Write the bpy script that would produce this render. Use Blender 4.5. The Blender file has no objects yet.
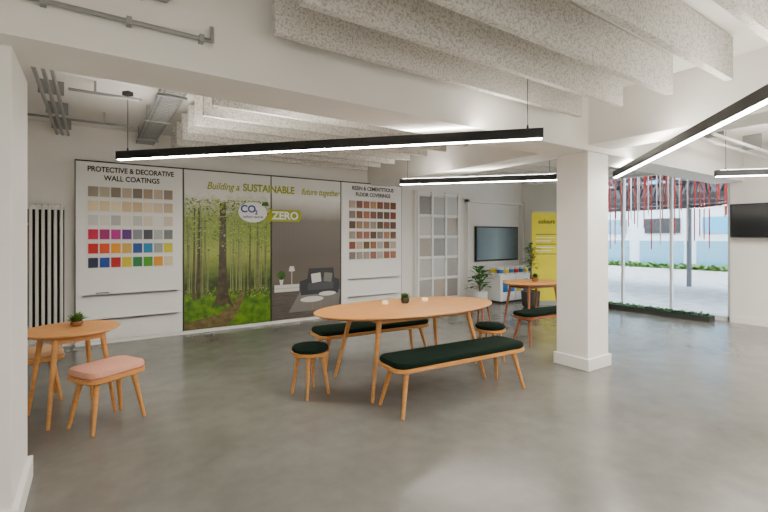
import bpy, bmesh, math, random
from mathutils import Vector, Matrix
random.seed(7)
sc=bpy.context.scene

# ------------------------------------------------------------ materials
def mat(name,col,rough=0.5,metal=0.0,emit=None,es=0.0,spec=None):
    m=bpy.data.materials.new(name); m.use_nodes=True
    b=m.node_tree.nodes['Principled BSDF']
    b.inputs['Base Color'].default_value=(*col,1); b.inputs['Roughness'].default_value=rough
    b.inputs['Metallic'].default_value=metal
    if spec is not None: b.inputs['Specular IOR Level'].default_value=spec
    if emit: 
        b.inputs['Emission Color'].default_value=(*emit,1); b.inputs['Emission Strength'].default_value=es
    return m
def noisy(name,c1,c2,scale=5,rough=0.5,detail=6,lo=.35,hi=.65,bump=0,stretch=(1,1,1),rough2=None,spec=None):
    m=mat(name,c1,rough,spec=spec); nt=m.node_tree; b=nt.nodes['Principled BSDF']
    tc=nt.nodes.new('ShaderNodeTexCoord'); mp=nt.nodes.new('ShaderNodeMapping'); mp.inputs['Scale'].default_value=stretch
    n=nt.nodes.new('ShaderNodeTexNoise'); n.inputs['Scale'].default_value=scale; n.inputs['Detail'].default_value=detail
    r=nt.nodes.new('ShaderNodeValToRGB'); r.color_ramp.elements[0].position=lo; r.color_ramp.elements[1].position=hi
    r.color_ramp.elements[0].color=(*c1,1); r.color_ramp.elements[1].color=(*c2,1)
    nt.links.new(tc.outputs['Object'],mp.inputs[0]); nt.links.new(mp.outputs[0],n.inputs['Vector'])
    nt.links.new(n.outputs['Fac'],r.inputs[0]); nt.links.new(r.outputs[0],b.inputs['Base Color'])
    if bump:
        bp=nt.nodes.new('ShaderNodeBump'); bp.inputs['Strength'].default_value=bump; bp.inputs['Distance'].default_value=.01
        nt.links.new(n.outputs['Fac'],bp.inputs['Height']); nt.links.new(bp.outputs[0],b.inputs['Normal'])
    return m
WHITE=noisy('wall_paint_white',(.83,.81,.77),(.86,.84,.80),2,.6)
CEIL=noisy('ceiling_paint',(.81,.79,.75),(.84,.82,.78),1.5,.7)
TRIM=mat('trim_white',(.85,.84,.81),.45)
BOARD=mat('board_white',(.89,.89,.87),.4)
BLACK=mat('black_metal',(.004,.004,.005),.4)
DARK=mat('dark_gap',(.02,.02,.02),.7)
STEEL=mat('galvanised_steel',(.30,.31,.31),.4,.6)
BAFF=noisy('wood_wool_acoustic',(.43,.41,.375),(.71,.69,.65),75,.9,4,.36,.54,.2)
OAK=noisy('oak_wood',(.53,.22,.05),(.66,.315,.09),6,.42,8,.3,.7,0,(1,8,8))
WALNUT=noisy('reddish_wood',(.26,.08,.03),(.36,.13,.05),6,.42,8,.3,.7,0,(1,8,8))
GREEN=noisy('dark_green_fabric',(.003,.009,.006),(.007,.018,.011),180,.95,2,spec=.12)
PINK=noisy('blush_fabric',(.62,.28,.19),(.70,.36,.26),120,.9,2)
BEIGE=noisy('beige_fabric',(.52,.30,.17),(.58,.37,.22),120,.9,2)
LIGHT=mat('led_diffuser',(1,1,1),.5,emit=(1,.94,.84),es=94)
LIGHTUP=mat('ceiling_fill_uplight',(1,1,1),.5,emit=(1,.93,.82),es=66)  # upward glow added to lift the ceiling brightness
FILL_L=mat('fill_panel_glow',(1,1,1),.5,emit=(1,.95,.87),es=48)  # glow of the added fill panels
LEAF=noisy('leaf_green',(.012,.09,.008),(.04,.18,.02),12,.5)
LEAF2=noisy('grass_green',(.05,.15,.02),(.12,.26,.04),30,.6)
TERR=mat('pot_terracotta',(.25,.10,.04),.6)
POTW=mat('pot_white',(.75,.74,.72),.4)
POTD=mat('pot_dark',(.03,.035,.03),.5)
SOIL=mat('soil',(.03,.02,.012),.9)
BARK=mat('bark',(.12,.07,.04),.8)
CANDLE=mat('candle_wax',(.85,.75,.5),.5,emit=(1,.7,.3),es=.6)
GLASSY=mat('tv_glass',(.01,.011,.013),.12)
RAD=mat('radiator_enamel',(.66,.64,.60),.35)

def floor_mat():
    m=mat('polished_concrete',(.3,.3,.28),.20); nt=m.node_tree; b=nt.nodes['Principled BSDF']
    tc=nt.nodes.new('ShaderNodeTexCoord')
    n1=nt.nodes.new('ShaderNodeTexNoise'); n1.inputs['Scale'].default_value=1.2; n1.inputs['Detail'].default_value=6; n1.inputs['Roughness'].default_value=.55
    n2=nt.nodes.new('ShaderNodeTexNoise'); n2.inputs['Scale'].default_value=4.5; n2.inputs['Detail'].default_value=8; n2.inputs['Roughness'].default_value=.6
    mx=nt.nodes.new('ShaderNodeMix'); mx.inputs[0].default_value=.40
    nt.links.new(tc.outputs['Object'],n1.inputs['Vector']); nt.links.new(tc.outputs['Object'],n2.inputs['Vector'])
    nt.links.new(n1.outputs['Fac'],mx.inputs[2]); nt.links.new(n2.outputs['Fac'],mx.inputs[3])
    r=nt.nodes.new('ShaderNodeValToRGB'); e=r.color_ramp.elements
    e[0].position=.32; e[0].color=(.122,.121,.109,1); e[1].position=.68; e[1].color=(.205,.201,.183,1)
    nt.links.new(mx.outputs[0],r.inputs[0]); nt.links.new(r.outputs[0],b.inputs['Base Color'])
    mr=nt.nodes.new('ShaderNodeMapRange'); mr.inputs['From Min'].default_value=.25; mr.inputs['From Max'].default_value=.75
    mr.inputs['To Min'].default_value=.19; mr.inputs['To Max'].default_value=.25
    nt.links.new(n2.outputs['Fac'],mr.inputs[0]); nt.links.new(mr.outputs[0],b.inputs['Roughness'])
    return m
FLOOR=floor_mat()

# ------------------------------------------------------------ mesh builder
class B:
    def __init__(s,name): s.name=name; s.bm=bmesh.new(); s.mats=[]
    def mi(s,m):
        if m not in s.mats: s.mats.append(m)
        return s.mats.index(m)
    def face(s,vs,m):
        try: f=s.bm.faces.new(vs)
        except ValueError: return
        f.material_index=s.mi(m); f.smooth=True
    def poly(s,pts,m): s.face([s.bm.verts.new(p) for p in pts],m)
    def box(s,x0,x1,y0,y1,z0,z1,m,M=None):
        P=[(x0,y0,z0),(x1,y0,z0),(x1,y1,z0),(x0,y1,z0),(x0,y0,z1),(x1,y0,z1),(x1,y1,z1),(x0,y1,z1)]
        if M: P=[M@Vector(p) for p in P]
        v=[s.bm.verts.new(p) for p in P]
        for f in ((3,2,1,0),(4,5,6,7),(0,1,5,4),(1,2,6,5),(2,3,7,6),(3,0,4,7)): s.face([v[i] for i in f],m)
    def cone(s,p0,p1,r0,r1,m,seg=14):
        p0=Vector(p0);p1=Vector(p1);d=(p1-p0).normalized()
        a=d.orthogonal().normalized(); b=d.cross(a)
        R=[]
        for p,r in((p0,r0),(p1,r1)):
            R.append([s.bm.verts.new(p+(a*math.cos(t)+b*math.sin(t))*r) for t in [2*math.pi*i/seg for i in range(seg)]])
        for i in range(seg):
            j=(i+1)%seg; s.face([R[0][i],R[0][j],R[1][j],R[1][i]],m)
        s.face(R[0][::-1],m); s.face(R[1],m)
    def tube(s,pts,r,m,seg=10):
        for a,b in zip(pts,pts[1:]): s.cone(a,b,r,r,m,seg)
        for p in pts[1:-1]: s.ball(p,r,m)
    def ball(s,c,r,m,sz=1,seg=10,rings=6):
        c=Vector(c); prof=[(r*math.sin(math.pi*i/rings),-r*sz*math.cos(math.pi*i/rings)) for i in range(1,rings)]
        s.lathe([(0.0005,-r*sz)]+prof+[(0.0005,r*sz)],c,m,seg)
    def lathe(s,prof,c,m,seg=24):
        s.loft([([(r*math.cos(2*math.pi*i/seg)+c[0],r*math.sin(2*math.pi*i/seg)+c[1]) for i in range(seg)],z+c[2]) for r,z in prof],m)
    def loft(s,rings,m):
        R=[[s.bm.verts.new((x,y,z)) for x,y in o] for o,z in rings]; n=len(R[0])
        for A,C in zip(R,R[1:]):
            for i in range(n):
                j=(i+1)%n; s.face([A[i],A[j],C[j],C[i]],m)
        s.face(R[0][::-1],m); s.face(R[-1],m)
    def leaf(s,base,dirv,L,W,m,droop=.3):
        base=Vector(base); d=Vector(dirv).normalized(); side=d.cross(Vector((0,0,1)))
        if side.length<.05: side=Vector((1,0,0))
        side.normalize(); rows=[]
        for t,w in((0,.08),(.3,.8),(.6,1),(.85,.55),(1,.05)):
            p=base+d*L*t-Vector((0,0,1))*droop*L*t*t
            rows.append((s.bm.verts.new(p-side*W*w/2),s.bm.verts.new(p+side*W*w/2)))
        for a,b in zip(rows,rows[1:]): s.face([a[0],a[1],b[1],b[0]],m)
    def done(s,loc=(0,0,0),rz=0,bevel=0,parent=None):
        bm=s.bm; bm.normal_update()
        for e in bm.edges:
            if len(e.link_faces)==2 and e.calc_face_angle(0)>.6: e.smooth=False
        me=bpy.data.meshes.new(s.name); bm.to_mesh(me); bm.free()
        for m in s.mats: me.materials.append(m)
        o=bpy.data.objects.new(s.name,me); sc.collection.objects.link(o)
        o.location=loc; o.rotation_euler[2]=rz
        if bevel:
            md=o.modifiers.new('bevel','BEVEL'); md.width=bevel; md.segments=2; md.limit_method='ANGLE'; md.angle_limit=.7
        if parent: o.parent=parent
        return o
def empty(name,loc=(0,0,0)):
    o=bpy.data.objects.new(name,None); sc.collection.objects.link(o); o.location=loc; o.empty_display_size=.1; return o
def rrect(w,d,r,n=6):
    out=[]
    for cx,cy,a0 in((w/2-r,d/2-r,0),(-w/2+r,d/2-r,90),(-w/2+r,-d/2+r,180),(w/2-r,-d/2+r,270)):
        for i in range(n+1):
            a=math.radians(a0+90*i/n); out.append((cx+r*math.cos(a),cy+r*math.sin(a)))
    return out
def ell(a,b,n=72): return [(a*math.cos(2*math.pi*i/n),b*math.sin(2*math.pi*i/n)) for i in range(n)]
def text(s,size,m,loc,parent,name,bold=0.0,align='CENTER',rot=(math.pi/2,0,0),shear=0,sx=1):
    c=bpy.data.curves.new(name,'FONT'); c.body=s; c.size=size; c.align_x=align; c.offset=bold; c.extrude=.001; c.shear=shear
    c.materials.append(m)
    t=bpy.data.objects.new(name+'_tmp',c); sc.collection.objects.link(t)
    bpy.context.view_layer.update()
    me=bpy.data.meshes.new_from_object(t.evaluated_get(bpy.context.evaluated_depsgraph_get()))
    bpy.data.objects.remove(t)
    o=bpy.data.objects.new(name,me); sc.collection.objects.link(o); o.location=loc; o.rotation_euler=rot; o.scale=(sx,1,1); o.parent=parent
    return o

# ------------------------------------------------------------ room shell
X0,X1,Y0,Y1,H=-1.5,9.0,-2.5,7.1,2.95
b=B('floor'); b.box(X0-.2,X1+.05,Y0-.2,Y1+.2,-.12,0,FLOOR); b.done()
b=B('ceiling'); b.box(X0-.2,X1+.2,Y0-.2,Y1+.2,H,H+.15,CEIL); b.done()
b=B('wall_back'); b.box(X0-.2,X1+.2,Y1,Y1+.2,0,H,WHITE); b.done()
b=B('wall_left'); b.box(X0-.2,X0,Y0,Y1,0,H,WHITE); b.done()
b=B('wall_front'); b.box(X0-.2,X1+.2,Y0-.2,Y0,0,H,WHITE); b.done()
WY0,WY1,WZ=2.78,5.55,2.72
b=B('wall_right'); 
b.box(X1,X1+.2,Y0,WY0,0,H,WHITE); b.box(X1,X1+.2,WY1,Y1,0,H,WHITE); b.box(X1,X1+.2,WY0,WY1,WZ,H,WHITE); b.done()
b=B('baseboard_back'); b.box(X0,-.23,Y1-.015,Y1,0,.12,TRIM); b.box(5.2,X1,Y1-.015,Y1,0,.12,TRIM); b.done()
b=B('baseboard_right'); b.box(X1-.015,X1,Y0,WY0,0,.12,TRIM); b.box(X1-.015,X1,WY1,Y1-.02,0,.12,TRIM); b.done()
b=B('baseboard_left'); b.box(X0,X0+.015,Y0,Y1-.02,0,.12,TRIM); b.done()
# beams
b=B('ceiling_beam'); b.box(X0,X1,2.6,3.02,2.38,H,WHITE); b.done()
b=B('ceiling_beam'); b.box(4.40,4.86,Y0,2.6,2.44,H,WHITE); b.done()
b=B('ceiling_beam'); b.box(4.40,4.86,3.02,Y1,2.44,H,WHITE); b.done()
# columns
b=B('structural_column'); b.box(4.425,4.835,2.62,3.0,0,2.38,WHITE); b.box(4.40,4.86,2.595,3.025,0,.13,TRIM); b.done(bevel=.006)
b=B('structural_column'); b.box(-.85,-.33,2.74,3.33,0,2.38,WHITE); b.box(-.875,-.305,2.715,3.355,0,.13,TRIM); b.done(bevel=.006)

# ------------------------------------------------------------ acoustic baffles
def baffles(x0,x1,ys,z0,z1):
    b=B('acoustic_ceiling_baffles')
    for y in ys:
        b.box(x0,x1,y-.025,y+.025,z0,z1,BAFF)
        for x in (x0+.3,x1-.3): b.cone((x,y,z1-.01),(x,y,H),.004,.004,STEEL,6)
    b.done(bevel=.003)
baffles(.86,3.93,[.43,.83,1.22,1.62,2.02,2.41],2.62,2.93)
baffles(.86,3.93,[3.55+.4*i for i in range(8)],2.60,2.91)
baffles(5.15,8.3,[3.6+.4*i for i in range(7)],2.62,2.91)

# ------------------------------------------------------------ linear pendants
def pendant(p,q,z=2.25,h=.09,w=.065):
    p=Vector((p[0],p[1],0)); q=Vector((q[0],q[1],0)); L=(q-p).length; ang=math.atan2(q.y-p.y,q.x-p.x)
    b=B('linear_pendant_light')
    b.box(-L/2,L/2,-w/2,w/2,z+.004,z+h-.004,BLACK)
    b.box(-L/2+.01,L/2-.01,-w/2+.010,w/2-.010,z,z+.006,LIGHT)
    b.box(-L/2+.05,L/2-.05,-w/2+.014,w/2-.014,z+h-.006,z+h-.001,LIGHTUP)  # top strip added to each pendant to brighten the ceiling
    for x in(-L/2+.12,L/2-.12):
        b.cone((x,0,z+h-.01),(x,0,H),.003,.003,BLACK,6); b.cone((x,0,z+h-.01),(x,0,z+h+.03),.012,.008,BLACK,10)
    b.box(-L/2+.08,-L/2+.16,-.03,.03,H-.04,H,BLACK)
    mm=(p+q)/2; b.done((mm.x,mm.y,0),ang)
pendant((.208,5.25),(3.039,2.184))
pendant((2.72,.33),(5.86,3.08))
pendant((3.89,5.33),(5.42,3.64))
pendant((6.86,2.28),(8.2,.83))
for x,y in((.6,-1.2),(3.2,-1.2),(6.8,-1.0),(6.8,1.0)):  # out-of-view glowing panels added on the ceiling as fill light
    b=B('fill_light_panel'); b.box(x-.6,x+.6,y-.3,y+.3,H-.05,H,TRIM); b.box(x-.57,x+.57,y-.27,y+.27,H-.056,H-.045,FILL_L); b.done()

# ------------------------------------------------------------ services
b=B('conduit_pipe'); y=2.57
b.tube([(-1.4,y,2.56),(.555,y,2.56),(.555,y,2.64)],.013,STEEL)
for x in(-.2,.15,.5): b.box(x-.012,x+.012,y-.02,2.6,2.54,2.58,STEEL)
b.done()
b=B('conduit_pipe'); b.tube([(-1.4,y,2.72),(.32,y,2.72),(.36,y,2.78),(.36,y,2.94)],.013,STEEL)
for x in(-.1,.2): b.box(x-.012,x+.012,y-.02,2.6,2.70,2.74,STEEL)
b.done()
b=B('conduit_pipe')
for i,x in enumerate((-.40,-.34,-.28)): b.tube([(x,3.04,2.80),(x,6.6,2.80),(x,7.05,2.80)],.016,STEEL)
for yy in(3.6,4.4,5.2,6.0,6.8): b.box(-.44,-.24,yy-.015,yy+.015,2.82,H,STEEL)
b.done()
def tray(x0,x1,y0,y1,z):
    b=B('cable_tray')
    b.box(x0,x0+.006,y0,y1,z,z+.05,STEEL); b.box(x1-.006,x1,y0,y1,z,z+.05,STEEL)
    n=int((y1-y0)/.06)
    for i in range(n): b.box(x0,x1,y0+i*.06,y0+i*.06+.03,z,z+.005,STEEL)
    b.cone((x0+.04,y0,z+.02),(x0+.04,y1,z+.02),.012,.012,DARK,8); b.cone((x0+.08,y0,z+.02),(x0+.08,y1,z+.02),.010,.010,TRIM,8)
    yy=y0+.3
    while yy<y1: b.box(x0-.02,x1+.02,yy,yy+.03,z-.02,z,STEEL); b.cone((x0,yy+.015,z-.02),(x0,yy+.015,H),.005,.005,STEEL,6); b.cone((x1,yy+.015,z-.02),(x1,yy+.015,H),.005,.005,STEEL,6); yy+=1.1
    b.done()
tray(.5,.72,3.05,7.08,2.78)
tray(5.15,5.4,-1.5,2.58,2.78)
b=B('conduit_pipe'); b.tube([(-1.2,6.2,2.82),(.42,6.2,2.82)],.014,STEEL); b.tube([(-.2,5.0,2.84),(.4,5.0,2.84)],.014,STEEL)
for x in(-.8,.1): b.box(x-.01,x+.01,6.18,6.22,2.82,H,STEEL)
b.box(0,.02,4.98,5.02,2.84,H,STEEL); b.done()
b=B('conduit_pipe'); b.tube([(6.3,2.3,2.72),(8.98,2.3,2.72)],.02,TRIM); b.tube([(6.3,2.12,2.72),(8.98,2.12,2.72)],.02,TRIM)
for x in(6.6,8.0): b.box(x-.01,x+.01,2.1,2.32,2.73,H,STEEL)
b.done()

# ------------------------------------------------------------ display wall
YF=6.98
PX=[-.21,1.105,2.445,3.755,5.14]
BLUE=mat('badge_blue',(.005,.07,.32),.5); OLIVE=mat('lime_text',(.36,.40,.0),.5); TXT=mat('text_black',(.003,.003,.003),.6)
def board(par,x0,x1,m):
    b=B('board'); b.box(x0+.012,x1-.012,YF,YF+.04,.05,2.46,m); 
    b.box(x0,x1,YF+.04,Y1-.002,.0,2.475,BOARD); b.box(x0,x0+.006,YF+.005,YF+.045,.03,2.475,BLACK); b.box(x1-.006,x1,YF+.005,YF+.045,.03,2.475,BLACK); b.box(x0,x1,YF-.003,YF+.04,2.465,2.478,BLACK)
    b.box(x0,x1,YF-.01,YF+.04,.0,.045,TRIM); b.done(parent=par)
def swatches(par,x0,pitch,cols,zt,zp,rows,w,h):
    b=B('paint_swatches')
    for r,row in enumerate(rows):
        z=zt-r*zp
        for c in range(cols):
            x=x0+c*pitch; m=mat('swatch',row[c%len(row)],.5)
            b.box(x,x+w,YF-.014,YF-.002,z-h,z,m)
        b.box(x0-.01,x0+cols*pitch,YF-.02,YF,z-h-.012,z-h,TRIM)
    b.done(parent=par)
def shelf(par,x0,x1,z):
    b=B('ledge_shelf'); b.box(x0,x1,YF-.06,YF,z,z+.016,BOARD); b.box(x0,x1,YF-.06,YF-.052,z,z+.03,BOARD); b.done(parent=par)
p=empty('paint_swatch_display_board')
board(p,PX[0],PX[1],BOARD)
text('PROTECTIVE & DECORATIVE',.098,TXT,(.45,YF-.004,2.335),p,'title_text',.0026,sx=.83)
text('WALL COATINGS',.098,TXT,(.45,YF-.004,2.22),p,'title_text_b',.0026,sx=.86)
rows=[[(.34,.30,.22),(.46,.40,.30),(.26,.21,.15),(.54,.44,.33),(.21,.17,.13),(.38,.28,.19),(.52,.43,.33),(.28,.22,.16)],
[(.84,.72,.46),(.78,.64,.40),(.86,.76,.56),(.70,.54,.32),(.62,.45,.26),(.80,.68,.50),(.70,.60,.45),(.54,.42,.29)],
[(.66,.66,.64),(.78,.77,.72),(.48,.48,.48),(.84,.81,.75),(.56,.58,.55),(.74,.68,.57),(.86,.85,.80),(.64,.58,.47)],
[(.62,.0,.06),(.36,.0,.16),(.50,.01,.28),(.09,.01,.20),(.22,.25,.30),(.05,.05,.08),(.48,.50,.49),(.17,.19,.19)],
[(.60,.0,.0),(.78,.07,.0),(.85,.34,.0),(.66,.42,.08),(.0,.06,.30),(.0,.22,.46),(.34,.36,.34),(.68,.58,.01)],
[(.01,.02,.06),(.0,.05,.34),(.50,.0,.0),(.68,.56,.0),(.0,.20,.04),(.06,.34,.01),(.74,.30,.0),(.72,.64,.40)]]
swatches(p,-.065,.130,8,2.13,.192,rows,.112,.135)
shelf(p,-.12,1.02,.66); shelf(p,-.12,1.02,.33)
b=B('marker'); b.box(.02,.17,YF-.05,YF-.02,.676,.70,BLACK); b.done(parent=p)

def ramp_mat(name,stops,noise=.08,nscale=6,axis='Z',z0=0.05,z1=2.46):
    m=mat(name,(1,1,1),.35); nt=m.node_tree; bs=nt.nodes['Principled BSDF']
    tc=nt.nodes.new('ShaderNodeTexCoord'); sp=nt.nodes.new('ShaderNodeSeparateXYZ'); nt.links.new(tc.outputs['Object'],sp.inputs[0])
    mr=nt.nodes.new('ShaderNodeMapRange'); mr.inputs['From Min'].default_value=z0; mr.inputs['From Max'].default_value=z1
    nt.links.new(sp.outputs[axis],mr.inputs[0])
    n=nt.nodes.new('ShaderNodeTexNoise'); n.inputs['Scale'].default_value=nscale; n.inputs['Detail'].default_value=10; n.inputs['Roughness'].default_value=.75
    nt.links.new(tc.outputs['Object'],n.inputs['Vector'])
    ma=nt.nodes.new('ShaderNodeMath'); ma.operation='MULTIPLY_ADD'; ma.inputs[1].default_value=noise*2; 
    sb=nt.nodes.new('ShaderNodeMath'); sb.operation='SUBTRACT'; sb.inputs[1].default_value=noise
    nt.links.new(n.outputs['Fac'],ma.inputs[0]); nt.links.new(mr.outputs[0],ma.inputs[2]); nt.links.new(ma.outputs[0],sb.inputs[0])
    r=nt.nodes.new('ShaderNodeValToRGB'); e=r.color_ramp.elements
    e[0].position=stops[0][0]; e[0].color=(*stops[0][1],1); e[1].position=stops[-1][0]; e[1].color=(*stops[-1][1],1)
    for s,c in stops[1:-1]: q=e.new(s); q.color=(*c,1)
    nt.links.new(sb.outputs[0],r.inputs[0]); nt.links.new(r.outputs[0],bs.inputs['Base Color'])
    return m
FOREST=ramp_mat('forest_print',[(0,(.03,.08,.0)),(.22,(.05,.10,.01)),(.27,(.025,.045,.008)),(.34,(.10,.16,.02)),(.48,(.34,.40,.07)),(.60,(.22,.32,.03)),(.72,(.28,.36,.06)),(.80,(.60,.63,.45)),(.86,(.84,.84,.80)),(1,(.86,.86,.83))],.12,8)
WALLP=ramp_mat('lounge_wall_print',[(0,(.16,.13,.10)),(.45,(.12,.098,.08)),(.70,(.17,.147,.123)),(.79,(.50,.48,.44)),(.86,(.84,.84,.81)),(1,(.86,.86,.83))],.03,3)
TRK=noisy('trunk_print',(.04,.03,.015),(.10,.07,.035),14,.4); TRK2=noisy('trunk_print_mid',(.10,.12,.03),(.17,.18,.06),14,.4); TRK3=noisy('trunk_print_misty',(.20,.24,.07),(.26,.30,.10),14,.4)
p=empty('sustainability_mural')
board(p,PX[1],PX[2],FOREST); board(p,PX[2],PX[3],WALLP)
yp=YF-.002
b=B('forest_artwork')
def P2(pts,m,y=yp): b.poly([(x,y,z) for x,z in pts],m)
PATH=noisy('path_print',(.11,.08,.03),(.20,.15,.05),20,.4); GR=noisy('grass_print',(.03,.11,.0),(.14,.28,.0),9,.4)
CAN=[noisy('canopy_print',(.10,.20,.01),(.20,.32,.02),9,.4),noisy('canopy_print_bright',(.30,.42,.04),(.40,.50,.08),9,.4),noisy('canopy_print_dark',(.04,.09,.01),(.08,.15,.02),9,.4)]
P2([(1.118,.06),(2.43,.06),(2.43,.48),(2.1,.56),(1.7,.52),(1.118,.60)],GR,yp+.001)
P2([(1.118,.06),(1.75,.06),(1.9,.25),(1.98,.45),(2.02,.60),(1.96,.60),(1.84,.42),(1.6,.24),(1.118,.16)],PATH,yp)
k=0
for m_,cnt,wr,zb in((TRK3,34,(.004,.009),.60),(TRK2,16,(.006,.013),.56),(TRK,7,(.010,.018),.50)):
    for i in range(cnt):
        x=random.uniform(1.14,2.40); w=random.uniform(*wr); h=random.uniform(-.15,.2); l=random.uniform(-.02,.02)
        if abs(x-1.66)<.12: continue
        k+=1; P2([(x-w*1.3,zb),(x+w*1.3,zb),(x+w,zb+.1),(x+w*.6+l,1.72+h),(x-w*.6+l,1.72+h),(x-w,zb+.1)],m_,yp-.0003-.000005*k)
P2([(1.50,.34),(1.60,.42),(1.66,.36),(1.74,.41),(1.84,.33),(1.755,.55),(1.725,1.0),(1.715,1.98),(1.625,1.98),(1.61,1.0),(1.585,.55)],TRK,yp-.001)
for i in range(900):
    x=random.uniform(1.13,2.42); z=1.15+.88*random.random()**.6; s_=random.uniform(.008,.022); a=random.uniform(0,6.28)
    P2([(min(2.43,max(1.12,x+s_*math.cos(a+k*1.57)*random.uniform(.6,1.3))),z+s_*.7*math.sin(a+k*1.57)) for k in range(4)],random.choices(CAN,[4,3,2])[0],yp-.0011-.0000008*i)
for i in range(240):
    x=random.uniform(1.13,2.42); z=random.uniform(.48,.66); s_=random.uniform(.008,.022)
    if abs(x-1.98)<.06: continue
    P2([(max(1.12,x-s_),z-s_*.5),(min(2.43,x+s_),z-s_*.5),(x+s_*.3,z+s_)],random.choices(CAN,[4,1,3])[0],yp-.0002-.0000005*i)
b.done(parent=p)
FL=noisy('lounge_floor_print',(.07,.058,.05),(.12,.10,.085),4,.4,stretch=(1,1,12)); SOFA=mat('sofa_print',(.025,.028,.036),.4); SOF2=mat('sofa_print_light',(.06,.065,.075),.4)
GRV=mat('groove_print',(.09,.07,.055),.4)
WH=mat('white_print',(.70,.69,.66),.4); RUG=mat('rug_print',(.19,.18,.17),.4); WOODP=mat('wood_print',(.32,.2,.1),.4); GP=mat('plant_print',(.04,.12,.01),.4)
b=B('lounge_artwork')
P2([(2.458,.06),(3.742,.06),(3.742,.62),(2.458,.62)],FL,yp+.001)
for i in range(25):
    x=2.48+i*.052; P2([(x,.62),(x+.003,.62),(x+.003,1.72),(x,1.72)],GRV,yp+.001)
P2([(2.75,.16),(3.70,.16),(3.742,.50),(2.95,.50)],RUG,yp)
P2([(2.50,.52),(2.94,.52),(2.94,.64),(2.50,.64)],WH,yp-.0003); P2([(2.50,.578),(2.94,.578),(2.94,.582),(2.50,.582)],FL,yp-.0006)
P2([(2.97,.44),(3.70,.44),(3.72,.68),(3.62,.72),(3.60,.90),(3.12,.90),(3.09,.72),(2.95,.68)],SOFA,yp-.0003)
P2([(3.10,.52),(3.60,.52),(3.60,.64),(3.10,.64)],SOF2,yp-.0006)
P2([(3.18,.64),(3.36,.66),(3.34,.82),(3.16,.80)],WH,yp-.0008); P2([(3.40,.66),(3.56,.64),(3.58,.80),(3.42,.82)],RUG,yp-.0008)
P2([(3.18+.22*math.cos(t),.36+.05*math.sin(t)) for t in [i*math.pi/12 for i in range(24)]],WH,yp-.001)
P2([(3.48+.17*math.cos(t),.44+.04*math.sin(t)) for t in [i*math.pi/12 for i in range(24)]],WH,yp-.001)
for x,z in((3.02,.35),(3.34,.35),(3.18,.32),(3.40,.43),(3.60,.43)): P2([(x,z-.15),(x+.012,z-.15),(x+.012,z),(x,z)],WOODP,yp-.0009)
P2([(2.60,.64),(2.64,.64),(2.655,.73),(2.585,.73)],WH,yp-.0005)
for i in range(9):
    a=math.radians(20+i*17); x=2.62+.09*math.cos(a); z=.75+.13*math.sin(a); P2([(2.615,.72),(2.625,.72),(x+.014,z),(x-.014,z)],GP,yp-.0007)
P2([(2.80,.64),(2.81,.64),(2.81,.86),(2.86,.87),(2.84,.95),(2.77,.95),(2.75,.87),(2.80,.86)],WH,yp-.0006)
b.done(parent=p)
text('Building a',.155,OLIVE,(1.43,YF-.004,2.19),p,'slogan_text',.002,'LEFT',shear=.3,sx=.82)
text('SUSTAINABLE',.165,OLIVE,(1.98,YF-.004,2.19),p,'slogan_text_b',.005,'LEFT',sx=.86)
text('future together',.155,OLIVE,(2.98,YF-.004,2.19),p,'slogan_text_c',.002,'LEFT',shear=.3,sx=.76)
b=B('net_zero_badge')
b.poly([(2.14+.235*math.cos(t),yp-.003,1.85+.165*math.sin(t)) for t in [i*math.pi/16 for i in range(32)]],BOARD)
b.poly([(2.36,yp-.004,1.71),(2.94,yp-.004,1.71),(2.98,yp-.004,1.78),(2.96,yp-.004,1.91),(2.42,yp-.004,1.91)],OLIVE); 
b.poly([(2.28,yp-.004,1.96),(2.40,yp-.004,1.96),(2.38,yp-.004,2.03),(2.30,yp-.004,2.02)],GP); b.done(parent=p)
text('CO',.16,BLUE,(1.94,YF-.008,1.85),p,'badge_text',.005,'LEFT'); text('2',.09,BLUE,(2.17,YF-.008,1.82),p,'badge_text_b',.004,'LEFT')
text('carbon neutral',.055,BLUE,(2.14,YF-.008,1.76),p,'badge_text_c',.001); text('ZERO',.18,BOARD,(2.69,YF-.008,1.75),p,'badge_text_d',.006)

p=empty('floor_covering_display_board')
board(p,PX[3],PX[4],BOARD)
text('RESIN & CEMENTITIOUS',.098,TXT,(4.46,YF-.004,2.335),p,'title_text',.0026,sx=.90)
text('FLOOR COVERINGS',.098,TXT,(4.46,YF-.004,2.22),p,'title_text_b',.0026,sx=.90)
base=[(.22,.09,.045),(.30,.12,.06),(.14,.07,.035),(.36,.19,.11),(.46,.36,.26),(.22,.06,.03),(.32,.28,.23),(.36,.15,.07),(.22,.19,.16),(.42,.38,.33)]
rows=[[tuple(max(0,min(1,v+random.uniform(-.015,.015))) for v in random.choice(base)) for _ in range(7)] for _ in range(6)]
swatches(p,3.93,.155,7,2.13,.192,rows,.125,.135)
shelf(p,3.90,5.02,.66); shelf(p,3.90,5.02,.33)

p=empty('sample_panel_rack')
b=B('frame'); b.box(5.50,6.72,7.0,7.098,.10,2.42,TRIM)
xs=[5.55,5.93,6.31,6.69]
for x in xs: b.box(x-.025,x+.025,6.95,7.0,.12,2.40,BOARD)
for z in(.14,.58,1.02,1.46,1.90,2.36): b.box(5.53,6.71,6.955,7.0,z-.02,z+.02,BOARD)
b.box(5.5,6.72,6.9,7.0,0,.1,TRIM)
b.done(parent=p)
b=B('textured_samples')
cols=[(.34,.33,.31),(.44,.43,.41),(.36,.31,.26),(.50,.49,.47),(.27,.26,.24)]
sm=[noisy('sample_render',c,tuple(v*1.3 for v in c),40,.35) for c in cols]
for i in range(3):
    for j,z in enumerate((.16,.60,1.04,1.48,1.92)): b.box(xs[i]+.03,xs[i+1]-.03,6.975,6.998,z+.01,z+.38,sm[(i*2+j)%5])
b.done(parent=p)

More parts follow.
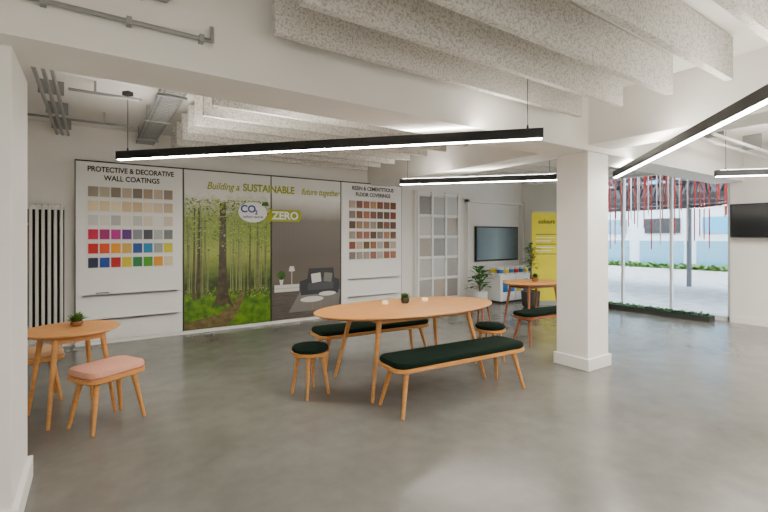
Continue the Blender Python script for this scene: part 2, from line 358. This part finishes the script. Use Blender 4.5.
b=B('column_radiator')
for i in range(7):
    x=-.72+i*.062; 
    b.cone((x,6.93,.10),(x,6.93,1.86),.018,.018,RAD,12)
b.box(-.75,-.32,6.915,6.945,.12,.16,RAD); b.box(-.75,-.32,6.915,6.945,1.80,1.84,RAD)
b.box(-.75,-.32,6.985,7.0,.12,1.84,DARK)  # dark sheet stands in for the shadow between the tubes
for z in(.3,1.6): 
    for x in(-.7,-.37): b.box(x,x+.03,6.94,7.098,z,z+.03,STEEL)
b.cone((-.72,6.93,0),(-.72,6.93,.10),.008,.008,STEEL,8); b.cone((-.348,6.93,0),(-.348,6.93,.10),.008,.008,STEEL,8)
b.done()

# ------------------------------------------------------------ furniture
def legs(b,pts,z1,r1=.02,r0=.012,m=OAK):
    for (tx,ty),(fx,fy) in pts: b.cone((fx,fy,0),(tx,ty,z1),r0,r1,m,14)
def bench(loc,rz,L=1.46,W=.40,cu=GREEN,name='bench',wood=OAK):
    b=B(name)
    b.loft([(rrect(L-.03,W-.03,.10),.355),(rrect(L,W,.11),.365),(rrect(L,W,.11),.392)],wood)
    b.loft([(rrect(L-.04,W-.04,.095),.392),(rrect(L-.02,W-.02,.10),.402),(rrect(L-.02,W-.02,.10),.425),(rrect(L-.035,W-.035,.095),.438),(rrect(L-.08,W-.08,.08),.444)],cu)
    P=[((sx*(L/2-.13),sy*(W/2-.09)),(sx*(L/2-.05),sy*(W/2-.02))) for sx in(-1,1) for sy in(-1,1)]
    legs(b,P,.36,.024,.014,wood)
    b.box(-L/2+.12,L/2-.12,-.02,.02,.325,.357,wood)
    for sx in(-1,1): b.box(sx*(L/2-.13)-.02,sx*(L/2-.13)+.02,-W/2+.08,W/2-.08,.325,.357,wood)
    return b.done(loc,rz)
def round_stool(loc,rz,cu=GREEN,wood=OAK):
    b=B('round_stool')
    b.lathe([(.160,.37),(.172,.378),(.172,.405)],(0,0,0),wood,32)
    b.lathe([(.158,.405),(.168,.415),(.168,.435),(.158,.448),(.13,.455)],(0,0,0),cu,32)
    legs(b,[((.11*math.cos(a),.11*math.sin(a)),(.17*math.cos(a),.17*math.sin(a))) for a in [math.pi/4+i*math.pi/2 for i in range(4)]],.375,.019,.012,wood)
    return b.done(loc,rz)
def square_stool(loc,rz,cu,W=.46,D=.36):
    b=B('upholstered_stool')
    b.loft([(rrect(W-.03,D-.03,.08),.365),(rrect(W,D,.09),.375),(rrect(W,D,.09),.405)],OAK)
    b.loft([(rrect(W-.03,D-.03,.08),.405),(rrect(W-.01,D-.01,.085),.418),(rrect(W-.01,D-.01,.085),.44),(rrect(W-.03,D-.03,.075),.458),(rrect(W-.09,D-.09,.05),.466)],cu)
    legs(b,[((sx*(W/2-.09),sy*(D/2-.08)),(sx*(W/2-.03),sy*(D/2-.03))) for sx in(-1,1) for sy in(-1,1)],.37,.022,.013)
    return b.done(loc,rz)
def oval_table(name,loc,rz,a,bb,h,lx,ly,tx,ty,r=.026,wood=OAK):
    b=B(name)
    b.loft([(ell(a-.05,bb-.05),h-.034),(ell(a-.008,bb-.008),h-.014),(ell(a,bb),h-.008),(ell(a-.003,bb-.003),h)],OAK)
    legs(b,[((sx*tx,sy*ty),(sx*lx,sy*ly)) for sx in(-1,1) for sy in(-1,1)],h-.03,r,r*.55,wood)
    for sy in(-1,1): b.box(-tx,tx,sy*ty-.018,sy*ty+.018,h-.085,h-.032,wood)
    for sx in(-1,1): b.box(sx*tx-.018,sx*tx+.018,-ty,ty,h-.085,h-.032,wood)
    return b.done(loc,rz)
R3=math.radians(-3.5)
oval_table('dining_table',(2.70,3.53,0),R3,1.03,.54,.74,.66,.40,.52,.28)
bench((2.73,2.88,0),R3,1.48); bench((2.72,4.27,0),R3)
round_stool((1.66,3.68,0),.2); round_stool((3.78,3.42,0),.3)
oval_table('side_table',(-.15,4.38,0),.35,.34,.34,.70,.23,.23,.16,.16,.022)
square_stool((.09,4.00,0),math.radians(30),PINK)
square_stool((-.43,4.86,0),math.radians(10),BEIGE,.40,.34)
oval_table('dining_table',(5.80,4.36,0),R3,.55,.38,.74,.38,.26,.30,.18,.024,WALNUT)
bench((5.22,3.72,0),R3,1.05,.34,GREEN,'bench',WALNUT)
round_stool((5.08,4.80,0),.2,GREEN,WALNUT)

def grass_pot(name,loc,r=.05,h=.055,fr=.075,pot=POTD,n=160,lf=LEAF2):
    b=B(name); b.lathe([(r*.75,0),(r,h*.5),(r*.95,h),(r*.85,h),(r*.8,h-.01)],(0,0,0),pot,20)
    for i in range(n):
        a=random.uniform(0,6.28); e=random.uniform(.25,1.5); d=Vector((math.cos(a)*math.cos(e),math.sin(a)*math.cos(e),math.sin(e)*.9+.1))
        b.leaf((random.uniform(-.4,.4)*r,random.uniform(-.4,.4)*r,h-.005),d,fr*random.uniform(.7,1.1),.010,lf,.2)
    return b.done(loc)
grass_pot('potted_grass',(2.77,3.70,.741),.045,.06,.075,POTD)
grass_pot('potted_grass',(-.12,4.46,.701),.046,.04,.10,TERR,200)
grass_pot('potted_grass',(5.82,4.33,.741),.05,.07,.09,TERR,160,LEAF)
for x,y in((2.55,3.76),(3.04,3.70)):
    b=B('tealight_candle'); b.lathe([(.026,0),(.034,.006),(.034,.034),(.030,.034),(.028,.024)],(0,0,0),CANDLE,20); b.cone((0,0,.024),(0,0,.034),.002,.001,DARK,6); b.done((x,y,.741))

b=B('potted_rubber_plant'); b.lathe([(.12,0),(.16,.05),(.18,.30),(.165,.30),(.16,.27)],(0,0,0),POTW,28); b.lathe([(.16,.265),(.01,.27)],(0,0,0),SOIL,20)
for i in range(34):
    a=i*2.4; z=.30+.40*(i/34); e=random.uniform(.3,1.2); st=Vector((.03*math.cos(a),.03*math.sin(a),z)); 
    d=Vector((math.cos(a)*math.cos(e),math.sin(a)*math.cos(e),math.sin(e))); q=st+d*.10
    b.cone(st,q,.005,.004,LEAF,6); b.leaf(q,d,.23,.12,LEAF,.5)
b.cone((0,0,.25),(0,0,.72),.02,.01,BARK,8); b.done((6.86,6.50,0))
b=B('potted_fig_tree'); b.lathe([(.13,0),(.17,.05),(.19,.34),(.175,.34),(.17,.31)],(0,0,0),POTD,28); b.lathe([(.17,.305),(.01,.31)],(0,0,0),SOIL,20)
b.cone((0,0,.3),(.03,0,1.0),.02,.012,BARK,8)
for i in range(60):
    a=i*2.4; z=.75+.6*(i/60); e=random.uniform(-.1,1.2); st=Vector((.02,0,z*.7+.3)); d=Vector((math.cos(a)*math.cos(e),math.sin(a)*math.cos(e),math.sin(e)))
    q=st+d*random.uniform(.05,.12); b.cone(st,q,.004,.003,BARK,5); b.leaf(q,d,.12,.06,LEAF,.5)
b.done((7.46,5.66,0))

# tv + cabinet
SCR=ramp_mat('tv_screen_gradient',[(0,(.10,.15,.18)),(.5,(.28,.36,.40)),(1,(.09,.12,.14))],.15,1.5,'X',7.3,8.65)  # bluish-grey gradient across the screen, paler in the middle
p=empty('flat_screen_television')
b=B('housing'); b.box(7.30,8.78,7.03,7.08,.88,1.70,BLACK); b.box(7.7,8.2,7.08,7.098,1.1,1.5,BLACK); b.done(parent=p,bevel=.004)
b=B('screen'); b.box(7.33,8.75,7.022,7.031,.92,1.67,SCR); b.done(parent=p)
b=B('display_frame'); 
for x in(7.0,8.90): b.box(x,x+.05,6.98,7.098,0,2.3,TRIM)
b.box(7.0,8.95,6.98,7.098,2.24,2.3,TRIM); b.done()
TINB=mat('tin_label_blue',(.01,.12,.42),.4); TINY=mat('tin_label_yellow',(.7,.52,.0),.4); TINR=mat('tin_label_red',(.5,.02,.01),.4)
p=empty('low_cabinet'); b=B('carcass'); b.box(7.35,8.85,6.35,6.85,.04,.58,BOARD); b.box(7.4,8.8,6.37,6.83,0,.04,DARK)
b.box(7.32,8.88,6.33,6.87,.58,.61,BOARD)
for x in(7.85,8.35): b.box(x-.003,x+.003,6.345,6.35,.06,.57,DARK)
b.done(parent=p,bevel=.003)
b=B('leaflets')
for i in range(6): b.box(7.42+i*.23,7.57+i*.23,6.335,6.349,.24,.50,[TINB,TINB,TINY,TINB,POTD,TINR][i])
b.done(parent=p)
b=B('paint_tins')
for r in range(2):
    for i in range(9):
        x=7.43+i*.168; yy=6.43+r*.2
        b.lathe([(.07,0),(.075,.01),(.075,.16),(.078,.165),(.078,.175),(.068,.175),(.066,.168)],(x,yy,.611),POTW,18)
        b.lathe([(.0765,.04),(.0765,.12)],(x,yy,.611),[TINB,TINY,TINB,TINR][(i+r)%4],18)
b.done()

YEL=noisy('banner_yellow',(.70,.60,.0),(.76,.68,.0),3,.5)
p=empty('pull_up_banner',(8.10,5.62,0)); p.rotation_euler[2]=-math.radians(34)
b=B('banner_sheet'); b.box(-.42,.42,-.004,.004,.08,1.98,YEL); b.box(-.42,.42,-.012,.012,1.97,2.0,STEEL); b.box(-.44,.44,-.06,.06,0,.09,STEEL); b.cone((0,.03,.08),(0,.02,1.98),.01,.01,STEEL,8); b.done(parent=p)
text('colours',.13,TXT,(-.10,-.006,1.74),p,'banner_text',.003,sx=.9)
b=B('banner_lines')
for i in range(7): 
    w=.24-.04*(i%3); b.box(-.33,-.33+w*2,-.007,-.005,1.5-i*.07,1.515-i*.07,BOARD if i%3 else TXT)
b.done(parent=p)

b=B('wall_mounted_monitor'); b.box(8.86,8.93,1.72,2.74,1.44,2.0,BLACK); b.box(8.853,8.861,1.74,2.72,1.46,1.985,GLASSY); b.box(8.93,8.998,2.1,2.4,1.6,1.85,BLACK); b.done(bevel=.004)

# ------------------------------------------------------------ window wall + outside
gm=bpy.data.materials.new('window_glass'); gm.use_nodes=True; nt=gm.node_tree; nt.nodes.clear()
o=nt.nodes.new('ShaderNodeOutputMaterial'); mx=nt.nodes.new('ShaderNodeMixShader'); tr=nt.nodes.new('ShaderNodeBsdfTransparent'); gl=nt.nodes.new('ShaderNodeBsdfGlossy'); gl.inputs['Roughness'].default_value=.02
mx.inputs[0].default_value=.05; nt.links.new(tr.outputs[0],mx.inputs[1]); nt.links.new(gl.outputs[0],mx.inputs[2]); nt.links.new(mx.outputs[0],o.inputs[0])
FR=mat('window_frame_grey',(.62,.63,.63),.4)
p=empty('window_1')
b=B('frame'); n=3
for i in range(n+1):
    yy=WY0+.03+(WY1-WY0-.06)*i/n; b.box(X1+.05,X1+.12,yy-.02,yy+.02,.0,WZ,FR)
b.box(X1+.05,X1+.12,WY0,WY1,0,.08,FR); b.box(X1+.05,X1+.12,WY0,WY1,WZ-.06,WZ,FR); b.done(parent=p)
b=B('glass'); b.box(X1+.08,X1+.088,WY0+.03,WY1-.03,.08,WZ-.06,gm); b.done(parent=p)
b=B('planter_trough'); b.box(8.62,8.86,2.95,5.2,0,.10,POTD)
for i in range(420):
    a=random.uniform(0,6.28); b.leaf((random.uniform(8.65,8.83),random.uniform(3.0,5.15),.09),(math.cos(a),math.sin(a),random.uniform(.4,1.4)),random.uniform(.06,.12),.04,LEAF,.3)
b.done()
PAVE=noisy('paving_light',(.42,.47,.50),(.60,.65,.68),3,.7)
b=B('street_ground'); b.box(9.25,24,-8,18,-.14,-.02,PAVE); b.done()
BW=mat('facade_pale',(.62,.70,.76),.6); BG=mat('facade_glass',(.10,.30,.42),.15); DS=mat('dark_structure',(.012,.014,.017),.5); GS=mat('scaffold_grey',(.07,.08,.09),.5); DSB=mat('blue_cladding',(.04,.36,.60),.4); BK=mat('facade_dark',(.02,.025,.03),.6)
b=B('street_building'); b.box(19,20,-8,18,-.02,2.7,BW); b.box(18.9,20,-8,18,2.7,9,BK)
for i in range(12):
    yy=-7+i*2.05; b.box(18.95,19,yy,yy+1.6,.3,1.3,BG); b.box(18.93,19,yy+.1,yy+1.4,1.6,2.2,[DSB,DS,BG][i%3]); b.box(18.85,18.9,yy,yy+1.6,3.6,5.0,BG)
b.done()
b=B('steel_canopy')
for i in range(10):
    yy=-2+i*1.5
    b.box(10.9,14.6,yy-.04,yy+.04,2.35,2.43,DS); b.box(10.9,14.6,yy-.04,yy+.04,3.0,3.08,DS)
    for k in range(5): b.cone((10.9+k*.74,yy,2.4),(11.27+k*.74,yy,3.04),.025,.025,DS,6); b.cone((11.27+k*.74,yy,3.04),(11.64+k*.74,yy,2.4),.025,.025,DS,6)
for x in(10.9,12.7,14.6):
    b.box(x-.04,x+.04,-3,12,2.30,2.40,DS); b.box(x-.04,x+.04,-3,12,3.0,3.08,DS)
    for k in range(22): b.cone((x,-3+k*.66,2.35),(x,-2.67+k*.66,3.04),.022,.022,GS,6); b.cone((x,-2.67+k*.66,3.04),(x,-2.34+k*.66,2.35),.022,.022,GS,6)
b.box(10.9,14.6,-3,12,3.30,3.34,DS)
for yy in(-2,4.0,5.5,8.5,11.5):
    for x in(10.9,14.6): 
        if x<11 and 2.5<yy<8: continue
        b.box(x-.05,x+.05,yy-.05,yy+.05,-.02,3.32,GS)
b.done()
RR=[mat('ribbon_red',(.40,.01,.005),.6),mat('ribbon_white',(.8,.8,.8),.6),mat('ribbon_rust',(.22,.06,.03),.6),mat('ribbon_pale',(.6,.45,.42),.6)]
b=B('hanging_ribbon_installation'); b.box(9.5,9.56,2.3,6.4,2.96,3.0,STEEL); b.box(9.9,9.96,2.3,6.4,2.96,3.0,STEEL)
for x in(9.53,9.93):
    for i in range(32):
        yy=2.4+i*.123+random.uniform(-.03,.03); l=random.uniform(.8,1.8); b.box(x-.006,x+.006,yy-.009,yy+.009,2.97-l,2.97,random.choice([RR[0],RR[0],RR[0],RR[1],RR[2],RR[3]]))
for yy in(2.3,6.37): b.box(9.5,9.96,yy,yy+.03,2.97,3.0,STEEL); b.box(9.2,9.5,yy,yy+.03,2.97,3.0,STEEL)
b.done()
b=B('street_hedge'); b.box(17.2,18.2,-4,14,-.02,.30,POTW)
for i in range(2600):
    a=random.uniform(0,6.28); b.leaf((random.uniform(17.2,18.2),random.uniform(-4,14),.27),(math.cos(a),math.sin(a),random.uniform(.5,2)),random.uniform(.2,.4),.14,LEAF2,.3)
b.done()

# ------------------------------------------------------------ world, camera
w=bpy.data.worlds.new('sky'); sc.world=w; w.use_nodes=True
bg=w.node_tree.nodes['Background']; bg.inputs[0].default_value=(.80,.90,1,1); bg.inputs[1].default_value=10.0
cam=bpy.data.cameras.new('camera'); co=bpy.data.objects.new('camera',cam); sc.collection.objects.link(co)
cam.sensor_width=36; cam.lens=36*430/768; cam.shift_y=-19/768; cam.clip_start=.05
co.location=(0,0,1.45); co.rotation_euler=(math.pi/2,0,-math.radians(34)); sc.camera=co
